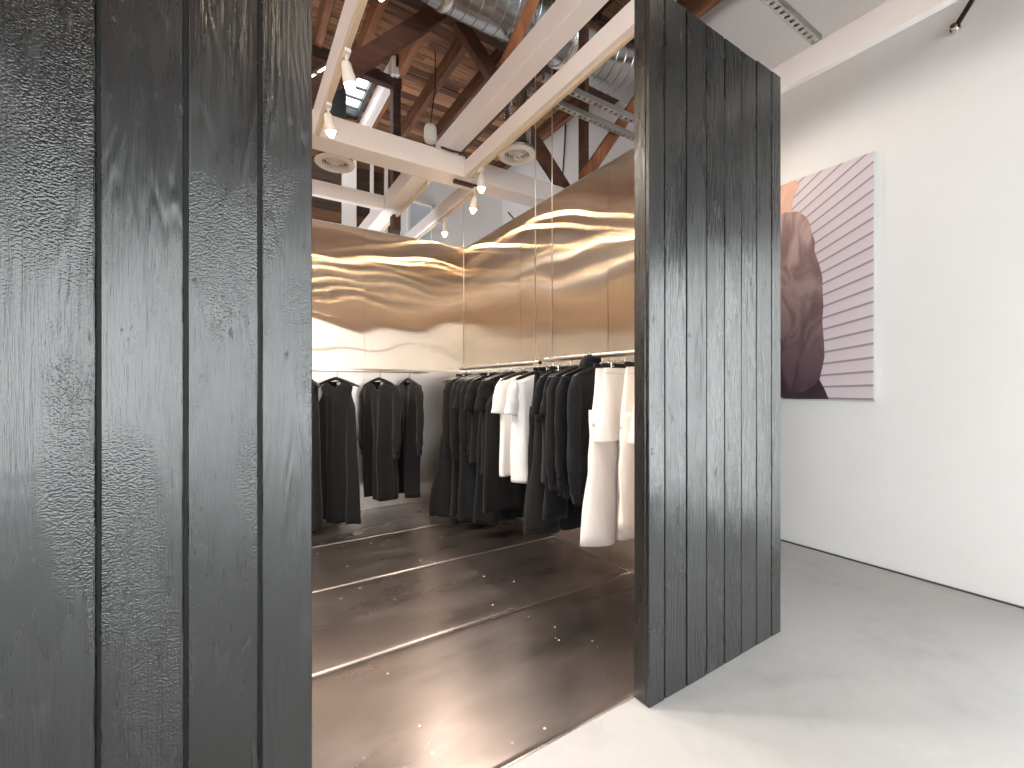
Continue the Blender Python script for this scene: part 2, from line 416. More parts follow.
# roof deck with openings for the roof lights
holes = [(.25, 1.68, 5.95, 7.1), (-3.6, -1.6, 2.6, 4.8)]  # second opening is out of view, added to let in daylight
b = MB(); y = -6.0
while y < 7.6:
    y1 = y+.135; segs = [(-6, 4.6)]
    for (x0, x1, a0, a1) in holes:
        if y1 > a0 and y < a1:
            ns = []
            for (p, q) in segs:
                if x0 > p and x1 < q: ns += [(p, x0), (x1, q)]
                else: ns.append((p, q))
            segs = ns
    for (p, q) in segs:
        x = p
        while x < q-.01:
            xe = min(q, x+random.uniform(1.3, 2.6)); b.rnd = random.random()
            dz = random.uniform(0, .008)
            b.box(x, xe-.002, y+.004, y1-.004, ZR+dz, ZR+.03); x = xe
    y = y1
deck = struct(b.build('ceiling', M['deck'], origin=(0,0,ZR)))
b = MB()
def slab_with_holes(b, z0, z1, y_0=-6, y_1=7.6):
    yc = sorted(set([y_0, y_1]+[h[2] for h in holes]+[h[3] for h in holes]))
    for a, c in zip(yc, yc[1:]):
        act = sorted([(h[0], h[1]) for h in holes if h[2] <= a and h[3] >= c]); x = -6
        for (p, q) in act: b.box(x, p, a, c, z0, z1); x = q
        b.box(x, 4.6, a, c, z0, z1)
slab_with_holes(b, ZR+.032, ZR+.06)
struct(b.build('roof_cover', M['dark'], origin=(0,0,ZR+.03)))
for n, (x0, x1, y0, y1) in enumerate(holes):
    b = MB(); t = .05
    b.box(x0, x0+t, y0, y1, ZR-.02, ZR+.07); b.box(x1-t, x1, y0, y1, ZR-.02, ZR+.07)
    b.box(x0, x1, y0, y0+t, ZR-.02, ZR+.07); b.box(x0, x1, y1-t, y1, ZR-.02, ZR+.07)
    k = y0+.25
    while k < y1-.1: b.box(x0, x1, k, k+.03, ZR+.02, ZR+.05); k += .25 if n == 0 else .7
    if n == 0: b.box(.83, .87, y0, y1, ZR+.02, ZR+.05)
    w = struct(b.build('window_%d' % (n+2), M['framem'], origin=(x0, y0, ZR)))
    g = MB(); g.box(x0, x1, y0, y1, ZR+.055, ZR+.06); g.build('glass_pane', M['glass'], w)

# rafters
for i, (X, lab) in enumerate([(.38, 'leftmost brown roof rafter seen beside the black wall, under the roof light'), (.86, 'orange lit roof rafter running past the left side of the roof light'),
        (1.33, 'brown roof rafter passing just right of the leftmost white joist'), (1.84, 'brown roof rafter between the roof light and the leaning truss strut'),
        (2.33, 'brown roof rafter right of the dark truss post, nearest the silver spiral duct'), (2.82, 'brown roof rafter just above the upper white double joist'),
        (3.30, 'shadowed roof rafter above the steel channels'), (3.80, 'rightmost roof rafter near the white side wall'), (4.25, 'roof rafter against the white side wall')]):
    b = MB(); b.rnd = random.random()
    y1 = 5.93 if .3 < X < 1.6 else 7.38
    b.bar((X, -5.9, 5.605), (X, y1, 5.605), .085, .22)
    if .3 < X < 1.6: b.rnd = random.random(); b.bar((X, 7.12, 5.605), (X, 7.38, 5.605), .085, .22)
    tag(b.build('roof_rafter', M['rafter']), lab, 'rafter', 'roof rafters under the boards')
# white joist next to the roof light, sloping trim
b = MB(); b.bar((1.735, 5.5, 5.58), (1.735, 7.38, 5.58), .05, .24); b.bar((1.79, 5.5, 5.52), (1.79, 7.38, 5.52), .05, .10)
tag(b.build('roof_joist', M['beamw']), 'white painted roof joist along the right edge of the roof light', 'joist')

# white joists (run front to back)
def joist(x0, x1, z0, z1, y0, y1, lab):
    b = MB(); b.rnd = random.random(); b.box(x0, x1, y0, y1, z0, z1, .004)
    return tag(b.build('ceiling_joist', M['beamw']), lab, 'joist', 'white painted joists over the shop')
joist(.60, .655, 3.70, 3.93, -5.9, 4.16, 'narrow white joist at far left carrying two glowing spotlights')
joist(1.85, 1.996, 3.918, 4.116, -5.9, 4.43, 'upper of the two white joists meeting at the cross beam')
joist(2.055, 2.115, 3.70, 3.86, -5.9, 4.16, 'lower of the two white joists, with a light track along its edge')
joist(1.60, 1.80, 3.70, 3.89, 4.44, 7.38, 'white joist behind the cross beam, left one')
joist(2.27, 2.33, 3.70, 3.86, 4.44, 7.38, 'white joist behind the cross beam, right one near the glowing bulb')
joist(3.44, 3.50, 3.70, 3.90, -5.9, 7.38, 'white joist crossing the white wall above the picture')
b = MB(); b.box(-1.5, 1.595, 5.45, 5.53, 3.70, 3.865, .004)
tag(b.build('cross_beam', M['beamw']), 'short white beam behind the large cross beam, low at the left', 'beam')

# light tracks along the joists
def light_track(x, y0, y1, z, lab):
    b = MB(); b.box(x-.014, x+.014, y0, y1, z-.028, z); b.box(x-.006, x+.006, y0+.01, y1-.01, z-.032, z-.028)
    return tag(b.build('light_track', M['track']), lab, 'light track', 'light tracks under the joists')
light_track(2.099, -2, 4.12, 3.70, 'slim beige light track under the lower white joist')
light_track(2.318, 4.46, 7.3, 3.70, 'beige light track behind the cross beam, right one')
light_track(1.785, 4.46, 7.3, 3.70, 'beige light track behind the cross beam, left one')
light_track(.628, 1.0, 4.12, 3.70, 'light track under the narrow white joist at far left')

# ------------------------------------------------------------------ trusses
def member(root, name, p0, p1, w, h, mat, Y):
    b = MB(); b.rnd = random.random(); b.bar((p0[0], Y, p0[1]), (p1[0], Y, p1[1]), w, h); return b.build(name, mat, root)
t = thing('roof_truss', (1.8, 4.3, 3.7), 'roof truss of dark timber above the large white cross beam', 'truss')
b = MB(); b.box(-3, 4.49, 4.167, 4.43, 3.70, 3.917, .005); b.build('bottom_chord', M['beamw'], t)['label'] = 'large white cross beam'
member(t, 'top_chord', (-3, 5.44), (4.45, 5.44), .12, .11, M['truss'], 4.3)
member(t, 'brace', (3.60, 3.90), (2.06, 5.42), .09, .17, M['truss'], 4.3)
member(t, 'brace', (.42, 3.93), (1.84, 5.42), .09, .165, M['truss'], 4.28)
member(t, 'brace', (-2.8, 5.40), (-.9, 3.93), .09, .18, M['truss'], 4.3)
t = thing('roof_truss', (1.8, 5.62, 3.7), 'far roof truss whose dark post stands by the roof light', 'truss')
member(t, 'top_chord', (-3, 5.42), (1.86, 5.42), .1, .13, M['truss'], 5.62)
member(t, 'post', (1.79, 3.5), (1.79, 5.40), .1, .145, M['truss'], 5.62)
member(t, 'brace', (-.6, 3.8), (.9, 5.40), .08, .15, M['truss'], 5.62)
t = thing('roof_truss', (2.8, 3.05, 3.4), 'near roof truss with orange lit leaning braces', 'truss')
member(t, 'brace', (1.885, 4.13), (2.44, 5.44), .05, .09, M['orange'], 3.05)
p0, p1 = atY(583, 178, 3.05), atY(701, 0, 3.05)
member(t, 'post', (2.80, 3.40), (2.80, 5.40), .05, .10, M['truss'], 3.13)
member(t, 'brace', (p0.x+.01, p0.z), (4.45, 5.75), .05, .105, M['orange'], 3.05)
member(t, 'top_chord', (-3, 5.43), (4.0, 5.43), .09, .12, M['truss'], 3.1)

# white framing at the back, left of the plaster
for (x, w_, m_, lab) in [(1.50, .22, 'beamw', 'broad white stud on the board wall behind the round vent'), (1.95, .05, 'beamw', 'thin white stud, middle of three at the back wall'), (2.19, .05, 'beamw', 'thin white stud next to the dark truss post')]:
    b = MB(); b.box(x, x+w_, 7.42, 7.495, 0, ZR-.24, .004); tag(b.build('wall_stud', M[m_]), lab, 'stud', 'white studs on the board wall')
b = MB(); b.bar((.55, 7.46, 3.0), (.82, 7.46, 5.4), .05, .07); tag(b.build('diagonal_strut', M['orange']), 'yellowish wood strut leaning on the board wall, seen under the short white beam', 'strut')

# ------------------------------------------------------------------ slotted steel channels
def channel(Y, x0, x1, z, lab):
    b = MB(); w = .055; h = .045
    b.box(x0, x1, Y-w/2, Y-w/2+.004, z, z+h); b.box(x0, x1, Y+w/2-.004, Y+w/2, z, z+h); b.box(x0, x1, Y-w/2, Y+w/2, z+h-.004, z+h)
    r = b.build('channel_body', M['zinc'], thing_ := thing('slotted_channel', ((x0+x1)/2, Y, z), lab, 'steel channel', 'slotted steel channels lying across the joists'))
    f = MB(); f.box(x0, x1, Y-w/2+.004, Y-w/2+.012, z-.001, z+.003); f.box(x0, x1, Y+w/2-.012, Y+w/2-.004, z-.001, z+.003)
    x = x0+.01
    while x < x1: f.box(x, x+.036, Y-w/2+.012, Y+w/2-.012, z, z+.003); x += .062
    f.build('slotted_face', M['slotface'], thing_)
channel(2.97, 2.06, 3.47, 3.905, 'grey slotted steel channel, lower of the two beside the round vent')
channel(2.775, 2.06, 3.47, 3.905, 'grey slotted steel channel, upper of the two beside the round vent')
channel(1.446, 2.06, 3.47, 3.905, 'grey slotted steel channel reaching the white joist above the black plank wall')
# rust plate under the cross beam
b = MB(); b.box(1.99, 2.28, 4.25, 4.29, 3.665, 3.70)
x = 2.0
pl = b.build('bracket_plate', M['rafter'], thing('mounting_bracket', (2.13, 4.27, 3.665), 'rusty perforated bracket under the cross beam holding a white spotlight', 'bracket'))
b = MB()
while x < 2.25:
    b = MB(); b.box(x, x+.03, 4.246, 4.251, 3.675, 3.69); b.build('slot', M['dark'], pl.parent); x += .055

# ------------------------------------------------------------------ ductwork
def spiral_duct():
    t = thing('spiral_duct', (2, 3.6, 5.205), 'large round silver spiral air duct under the roof', 'duct')
    b = MB(); b.smooth = True; n = 64; rings = []; x = -1.0
    while x < 4.3:
        for dx, rr in ((0,.300),(.003,.3045),(.008,.3045),(.011,.300),(.014,.300),(.11,.300)):
            rings.append([(x+dx+.11*i/n, 3.6+rr*math.cos(a), 5.2+rr*math.sin(a)) for i, a in enumerate([2*PI*i/n for i in range(n)])])
        x += .113
    b.loft(rings, True, True); b.build('duct_tube', M['galv'], t)
    for x in (1.62, 2.95):
        c = MB(); c.smooth = True
        c.loft([[(x+dx, 3.6+r*math.cos(a), 5.205+r*math.sin(a)) for a in [2*PI*i/n for i in range(n)]] for dx, r in ((-.04,.306),(-.03,.315),(.03,.315),(.04,.306))])
        c.build('coupling_band', M['edge'], t)
spiral_duct()
def diffuser(x, y, z, ztop, r, lab, gal='galv', pf=.72):
    t = thing('air_diffuser', (x, y, z), lab, 'air vent', 'round white ceiling vents')
    b = MB(); b.smooth = True
    b.lathe([(r*.62, .03), (r*.66, .004), (r*.78, -.006), (r*.92, -.004), (r, .008), (r, .02), (r*.9, .035), (r*.62, .03)], x, y, z, 48); b.build('outer_ring', M['whitem'], t)
    for q, dz in ((.54, -.004), (.42, -.012), (.30, -.02), (.18, -.028)):
        b = MB(); b.smooth = True
        b.lathe([(r*q, .03+dz), (r*(q+.03), .0+dz), (r*(q+.045), .003+dz), (r*(q+.018), .032+dz), (r*q, .03+dz)], x, y, z, 40); b.build('louvre_ring', M['whitem'], t)
    b = MB(); b.lathe([(r*.09, -.03), (r*.0, -.03)], x, y, z); b.lathe([(r*.09, -.03), (r*.09, -.02), (0.001, -.02)], x, y, z); b.build('centre_disc', M['whitem'], t)
    b = MB(); b.smooth = True
    prof = [(r*.6, .035), (r*.93, .038), (r*.9, .06), (r*pf, .10)]+[(r*pf+(.004 if i % 5 == 0 else 0), .12+i*.02) for i in range(int((ztop-z-.12)/.02))]+[(r*pf*.5, ztop-z+.05), (.001, ztop-z+.06)]
    b.lathe(prof, x, y, z, 40); b.build('supply_pipe', M[gal], t)
    b = MB(); b.lathe([(r*.6, .05), (0.001, .05)], x, y, z, 40); b.build('inner_throat', M['dark'], t)  # flat dark disc stands for the shaded hollow of the vent
diffuser(2.40, 3.67, 3.79, 4.84, .19, 'round white air vent below a silver pipe, right of the lower white joist')
diffuser(.92, 4.92, 3.84, 4.68, .20, 'round white air vent at far left beneath the large white cross beam', 'framem', .55)

# small speaker, conduit, cable, rods up high
t = thing('ceiling_speaker', (2.05, 5.0, 4.3), 'small off-white speaker hanging above the cross beam', 'speaker')
p = atY(430.5, 134, 4.9)
t.location = p*S; ORIG[t.name] = p
b = MB(); b.smooth = True; b.lathe([(.0, .1), (.06, .1), (.075, .06), (.078, -.05), (.066, -.09), (.0, -.092)], p.x, p.y, p.z, 28); b.build('speaker_body', M['whitem'], t)
b = MB(); b.tube([(p.x, p.y, p.z+.1), (p.x+.02, p.y, p.z+.3), (p.x+.06, p.y, p.z+.55), (p.x+.06, p.y, 5.48)], .008, 8); b.build('hanging_cable', M['blackp'], t)
b = MB(); pts = [atY(441, 147, 4.12), atY(452, 151, 4.12), atY(463, 153, 4.12), atY(466.5, 157, 4.12), atY(467, 168, 4.12), atY(469.5, 175, 4.12), atY(473, 177, 4.12)]
b.tube(pts, .011, 10); tag(b.build('conduit', M['blackp']), 'dark bent pipe on the face of the cross beam where the white joists meet it', 'pipe')
b = MB(); b.tube([atX(565, 100, 4.47), atX(565.5, 125, 4.47), atX(564.6, 146, 4.47), atX(562.5, 178, 4.47)], .012, 8)
tag(b.build('power_cable', M['blackp']), 'thin black cable running down the white side wall behind the round vent', 'cable')
t = thing('brace_rod', (4.44, .967, 4.117), 'thin black steel rod fixed to the white wall at top right', 'rod')
b = MB(); b.tube([(4.46, .95, 4.14), (4.42, .75, 4.42), (4.18, -.25, 5.71)], .017, 10); b.build('rod', M['blackp'], t)
b = MB(); b.lathe([(0,-.03),(.03,-.03),(.03,.0),(.018,.005),(.018,.05),(0,.05)], 4.47, .965, 4.12, 16, Matrix.Rotation(-PI/2, 3, 'Y')); b.build('rod_anchor', M['chrome'], t)
b = MB(); q0, q1 = atX(509, 215, 2.9), atX(514, 222, 2.9)
b.tube([atY(508, 212, 5.9), atY(522, 228, 5.9)], .012, 8)
tag(b.build('tie_wire', M['blackp']), 'short dark wire slanting below the cross beam over the steel wall', 'wire')

# window glimpsed over the back steel wall
a0, a1 = atY(400, 215, 7.39), atY(424, 215, 7.39)
b = MB(); X0, X1, Z0, Z1 = 2.56, 3.05, 3.3, 4.75
b.box(X0, X0+.05, 7.36, 7.41, Z0, Z1); b.box(X1-.05, X1, 7.36, 7.41, Z0, Z1); b.box(X0, X1, 7.36, 7.41, Z0, Z0+.05); b.box(X0, X1, 7.36, 7.41, Z1-.05, Z1)
w = struct(b.build('window_5', M['whitem'], origin=(2.8,7.4,3.3)))
b = MB(); b.box(X0+.05, X1-.05, 7.385, 7.395, Z0+.05, Z1-.05); b.build('frosted_pane', simple('frosted_glass', lin(205,216,222), .25), w)

# ------------------------------------------------------------------ spotlights
def spotlight(x, y, zt, lab, aim=(0,0,-1), drop=.10, grp='track spotlights', power=15, size=.042, real=True):
    t = thing('track_spotlight', (x, y, zt), lab, 'spotlight', grp)
    b = MB(); b.box(x-.02, x+.02, y-.04, y+.04, zt-.025, zt, .003); b.build('adapter', M['whitem'], t)
    b = MB(); b.tube([(x, y, zt-.02), (x, y, zt-drop)], .008, 8); b.build('stem', M['whitem'], t)
    d = Vector(aim).normalized(); R = d.to_track_quat('Z', 'Y').to_matrix()
    c = Vector((x, y, zt-drop)); b = MB(); b.smooth = True
    b.lathe([(0,-.03),(size*.55,-.03),(size*.75,-.015),(size*.85,.03),(size,.06),(size,.10),(size*.9,.10),(size*.88,.07),(0,.06)], *c, 24, R); b.build('lamp_housing', M['whitem'], t)
    b = MB(); b.smooth = True
    b.lathe([(size*.85,.072),(size*.8,.09),(size*.55,.125),(size*.25,.142),(.001,.146)], *c, 24, R); b.build('lens', M['lamp'], t)
    if real:
        l = bpy.data.lights.new('lamp_light', 'SPOT'); l.energy = power*8; l.color = (1,.90,.79); l.shadow_soft_size = .03; l.spot_size = math.radians(130); l.spot_blend = .7
        o = bpy.data.objects.new('lamp_light', l); C.objects.link(o); o.location = (c+d*.20)*S; o.rotation_euler = d.to_track_quat('-Z', 'Y').to_euler()
    return t
spotlight(2.10, 3.86, 3.672, 'glowing spotlight on the track right of where the joists meet the cross beam')
spotlight(2.318, 5.25, 3.672, 'glowing spotlight over the top edge of the back steel wall', drop=.1)
spotlight(.628, 2.98, 3.672, 'upper of the two glowing spotlights on the narrow far left joist', (.25,.1,-1))
spotlight(.628, 3.62, 3.672, 'lower of the two glowing spotlights on the narrow far left joist', (.2,.1,-1))
t = spotlight(2.24, 4.27, 3.665, 'white unlit-looking spotlight head hanging from the rusty bracket', (-.1,.15,-1), .13, power=4, real=False)
for (x, y) in ((2.10, .2), (.628, 2.2), (2.10, -1.6), (.628, 1.4), (.628, .3)):  # unseen lamps, added for streaks in the steel and light on the clothes
    spotlight(x, y, 3.672 if y > -2 else 3.7, {.2: 'added unseen spotlight on the track above the shop floor', .9: 'spotlight on the track just before the entrance gap', 1.4: 'added unseen spotlight on the narrow joist right over the plank walls', .3: 'added unseen spotlight on the narrow joist above the camera spot',
        2.2: 'added unseen spotlight above the entrance gap on the narrow joist', -1.6: 'added unseen spotlight on the track toward the street windows'}[y], power=2 if y < 2 else 15, grp='track spotlights out of frame')

joist(-.90, -.84, 3.70, 3.93, -5.9, 4.16, 'white joist above the part of the shop behind the left black planks')
for y, lab in ((2.3, 'added unseen spotlight over the inner left side, nearest the entrance'), (3.2, 'added unseen spotlight over the inner left side, middle'), (4.1, 'added unseen spotlight over the inner left side, by the cross beam')):  # added row of unseen lamps, lights the clothes from the front
    spotlight(-.87, y, 3.70, lab, (.25,.12,-1), grp='track spotlights out of frame')
spotlight(3.53, 2.65, 3.86, 'spotlight behind the black plank wall washing the white wall', (.6,-.8,-1), power=3, grp='track spotlights out of frame')

# ------------------------------------------------------------------ hanging rails
def rail(y0, y1, z, lab, rods, X=2.27):
    t = thing('clothes_rail', (X, (y0+y1)/2, z), lab, 'clothes rail', 'round metal clothes rails')
    b = MB(); b.smooth = True
    b.tube([(X, y0, z), (X, y1, z)], .018, 20, False); b.build('tube', M['rail'], t)
    b = MB(); b.tube([(X, y0+.002, z), (X, y0+.02, z)], .0155, 16); b.build('dark_bore', M['dark'], t); b = MB(); b.tube([(X, y1-.02, z), (X, y1-.002, z)], .0155, 16); b.build('dark_bore', M['dark'], t)  # dark fill stands for the shade inside the open tube ends
    for (y, zz) in rods:
        b = MB(); b.tube([(X, y, z+.016), (X, y, zz)], .0045, 8); r = b.build('hanging_rod', M['rail'], t)
        c = MB(); c.smooth = True; c.lathe([(.019,-.016),(.023,-.012),(.023,.012),(.019,.016)], X, y, z, 18, Matrix.Rotation(PI/2, 3, 'X')); c.build('collar', M['chrome'], r)
rail(3.10, 4.68, 1.705, 'metal clothes rail near the back corner with black and white tops', [(4.60, 3.93), (3.17, 5.38)])
rail(1.62, 3.02, 1.725, 'metal clothes rail running behind the black plank wall, carrying white trousers', [(2.93, 5.38), (1.72, 3.9)])
t = thing('clothes_rail', (.6, 4.95, 1.66), 'thin clothes rail along the back steel wall holding long black garments', 'clothes rail')
b = MB(); b.tube([(-1.0, 4.95, 1.66), (1.98, 4.95, 1.66)], .009, 12); b.build('tube', M['rail'], t)
for x in (-.9, .5, 1.95):
    b = MB(); b.tube([(x, 4.95, 1.66), (x, 5.41, 1.66)], .007, 8); b.build('wall_arm', M['rail'], t)

# ------------------------------------------------------------------ clothing
def interp(prof, z):
    for a, c in zip(prof, prof[1:]):
        if a[0] >= z >= c[0]:
            k = (a[0]-z)/(a[0]-c[0]) if a[0] != c[0] else 0
            k = k*k*(3-2*k)*.5+k*.5
            return [p+(q-p)*k for p, q in zip(a[1:], c[1:])]
    return list(prof[-1][1:])
def body_mesh(b, prof, k=18, ph=0, vneck=0, nw=.1, rows=44, n=72, cx=0, hemw=0):
    zt, zb = prof[0][0], prof[-1][0]; rings = []
    for i in range(rows+1):
        f = i/rows; z = zt+(zb-zt)*(f**1.35)
        hw, d, amp = interp(prof, z); ring = []
        for j in range(n):
            a = 2*PI*j/n; c_, s_ = math.cos(a), math.sin(a)
            x = hw*math.copysign(abs(c_)**.85, c_); y = d*math.copysign(abs(s_)**.8, s_)
            drop = (zt-z)
            y += amp*1.9*(math.sin(k*x+ph+.5*drop)*.7+math.sin(k*1.9*x+ph*2.3-.7*drop)*.45)
            xx = x+amp*.3*math.sin(9*drop+ph+3*x)
            zz = z
            if vneck and s_ < 0 and abs(x) < nw: zz = min(z, zt-vneck*(1-abs(x)/nw))
            if i == rows: zz += hemw*math.sin(k*.7*x+ph)
            ring.append((cx+xx, y, zz))
        rings.append(ring)
    b.smooth = True; b.loft(rings, False, True); b.smooth = False
def limb(b, pts, rad, flat=.6, n=20, amp=.004, ph=0, openend=True):
    """flattened tube through pts; rad = half widths"""
    pts = [Vector(p) for p in pts]; P = []; Rr = []
    for i in range(len(pts)-1):
        for s_ in range(6):
            k = s_/6; P.append(pts[i].lerp(pts[i+1], k)); Rr.append(rad[i]+(rad[i+1]-rad[i])*k)
    P.append(pts[-1]); Rr.append(rad[-1]); rings = []
    for i, p in enumerate(P):
        d = (P[min(i+2, len(P)-1)]-P[max(i-2, 0)]).normalized()
        a = Vector((0,1,0)).cross(d).normalized()
        ring = []
        for j in range(n):
            t = 2*PI*j/n; r = Rr[i]*(1+.05*math.sin(3*t+i*.4+ph))
            q = p+a*(r*math.cos(t))+Vector((0,1,0))*(r*flat*math.sin(t)+amp*math.sin(i*.9+3*t+ph))
            ring.append(q)
        rings.append(ring)
    b.smooth = True; b.loft(rings, True, True); b.smooth = False
def neck_ring(b, a=.1, d=.045, z=-.1, dip=.03, r=.011):
    pts = [(a*math.cos(t), d*math.sin(t), z-dip*(1-math.sin(t))/2) for t in [2*PI*i/28 for i in range(29)]]
    b.tube(pts, r, 8, False)

def hanger(loc, rz, lab, clip=False, hook=.022, hz=0):
    t = thing('clothes_hanger', loc, lab, 'hanger', 'hangers on the rails', rz)
    b = MB()
    arc = [(hook*math.cos(a), 0, hook*math.sin(a)) for a in [PI*1.05-i*PI*1.25/12 for i in range(13)]]
    ex = arc[0]
    arc = arc[::-1] if False else arc
    # from the free tip over the rail, then down the stem
    end = arc[-1]
    b.tube(arc+[(end[0]*.7, 0, -.032), (0, 0, -.045), (0, 0, -.088)], .0035, 6); b.build('hook', M['chrome'], t, local=True)
    if not clip:
        b = MB(); b.smooth = True; pr = []
        n = 18
        for i in range(n+1):
            x = -.275+.55*i/n; u = abs(x)/.275; zc = -.085-.082*(u**1.25); yy = .02*u*u
            hh = .013*(1.5-u*.5); ww = .011+.006*u
            if u > .93: hh *= .75
            pr.append([(x, yy-.02+ww*math.cos(a), zc+hh*math.sin(a)) for a in [2*PI*j/10 for j in range(10)]])
        b.loft(pr, True, True); b.build('shoulder_bar', M['hang'], t, local=True)
        b = MB(); b.tube([(-.235, 0, -.158), (-.1, -.003, -.172), (.1, -.003, -.172), (.235, 0, -.158)], .007, 8); b.build('trouser_bar', M['hang'], t, local=True)
    else:
        b = MB(); b.box(-.21, .21, -.007, .007, -.108, -.080, .003); b.build('crossbar', M['hang'], t, local=True)
        for sx in (-1, 1):
            b = MB(); b.box(sx*.13-.011, sx*.13+.011, -.017, -.009, -.15, -.072, .002); b.box(sx*.13-.011, sx*.13+.011, .009, .017, -.15, -.072, .002)
            b.tube([(sx*.13-.014, -.018, -.098), (sx*.13+.014, -.018, -.098)], .005, 8); b.build('clip', M['chrome'], t, local=True)
    return t

def garment(kind, loc, rz, label, mat, length, group, w=.29, hemw=.30, sleeve=.6, k=17, ph=0, vneck=0, deep=.06, cat=None, name=None, flare=.02, collar=True):
    t = thing(name or kind, loc, label, cat or kind.replace('_', ' '), group, rz)
    L = -length; w *= .92; hemw *= (.92 if kind != 'trousers' else 1)
    if kind in ('tee', 'sweatshirt', 'dress', 'long_sleeved_dress', 'tank_dress'):
        sh = .275 if kind != 'tank_dress' else .2
        prof = [(-.118, .118, .036, 0), (-.135, .165, .040, 0), (-.178, sh, .046, .002), (-.24, sh+.005 if kind != 'tank_dress' else sh-.02, .055, .004),
                (-.40, w, deep, .011), ((-.40+L)/2, (w+hemw)/2, deep*1.1, flare*.9), (L, hemw, deep*1.15, flare)]
        b = MB(); body_mesh(b, prof, k, ph, vneck, .11, hemw=.006); b.build('body', M[mat], t, local=True)
        if collar:
            b = MB(); neck_ring(b, .115, .037, -.122, .03+vneck*.9); b.build('neckband', M[mat], t, local=True)
        b = MB(); b.box(-.022, .022, .024, .027, -.155, -.125); b.build('neck_label', M['taglab'], t, local=True)
        if kind in ('tee', 'dress'):
            for sx in (-1, 1):
                b = MB(); limb(b, [(sx*.225, 0, -.165), (sx*.262, -.002, -.24), (sx*.277, -.004, -.34), (sx*.290, 0, -.455)], [.045, .058, .068, .074], .5, ph=ph+sx)
                b.build('sleeve', M[mat], t, local=True)
        elif kind in ('sweatshirt', 'long_sleeved_dress'):
            for sx in (-1, 1):
                sl = sleeve
                b = MB(); limb(b, [(sx*.230, 0, -.17), (sx*.272, -.004, -.27), (sx*.285, -.01, -.27-sl*.4), (sx*.285, -.014, -.27-sl*.85), (sx*.277, -.012, -.27-sl)], [.045, .058, .056, .056, .044], .6, ph=ph+sx)
                s_ = b.build('sleeve', M[mat], t, local=True)
                b = MB(); limb(b, [(sx*.277, -.012, -.268-sl), (sx*.275, -.012, -.335-sl)], [.042, .039], .6, amp=0); b.build('cuff', M[mat], s_, local=True)
            if kind == 'sweatshirt':
                b = MB(); body_mesh(b, [(L+.03, hemw*.97, deep*1.12, flare), (L-.06, hemw*.90, deep, flare*.7)], k, ph, 0, rows=8, hemw=0); b.build('hem_band', M[mat], t, local=True)
    elif kind == 'trousers':
        b = MB(); body_mesh(b, [(-.118, .185, .03, .002), (-.17, .195, .04, .004), (-.50, .235, .055, .008)], k, ph, rows=14, n=60); b.build('hips', M[mat], t, local=True)
        b = MB(); body_mesh(b, [(-.112, .188, .034, .002), (-.158, .192, .038, .003)], k, ph, rows=4, n=60); b.build('waistband', M[mat], t, local=True)
        for sx in (-1, 1):
            b = MB(); limb(b, [(sx*.115, 0, -.40), (sx*.125, 0, -.62), (sx*(.14+hemw*.02), 0, (L-.5)/2), (sx*(.15+hemw*.1), 0, L)], [.12, .118, .11+(hemw-.11)*.4, hemw], .42, n=28, amp=.006, ph=ph+sx)
            b.build('leg', M[mat], t, local=True)
    elif kind == 'skirt':
        b = MB(); body_mesh(b, [(-.118, .19, .032, .002), (-.17, .2, .04, .004), ((L-.2)/2, (w+hemw)/2*.95, .06, .012), (L, hemw, .07, flare)], k, ph, hemw=.008, n=90); b.build('skirt_body', M[mat], t, local=True)
        b = MB(); body_mesh(b, [(-.112, .193, .036, .002), (-.15, .197, .039, .003)], k, ph, rows=4, n=60); b.build('waistband', M[mat], t, local=True)
    return t

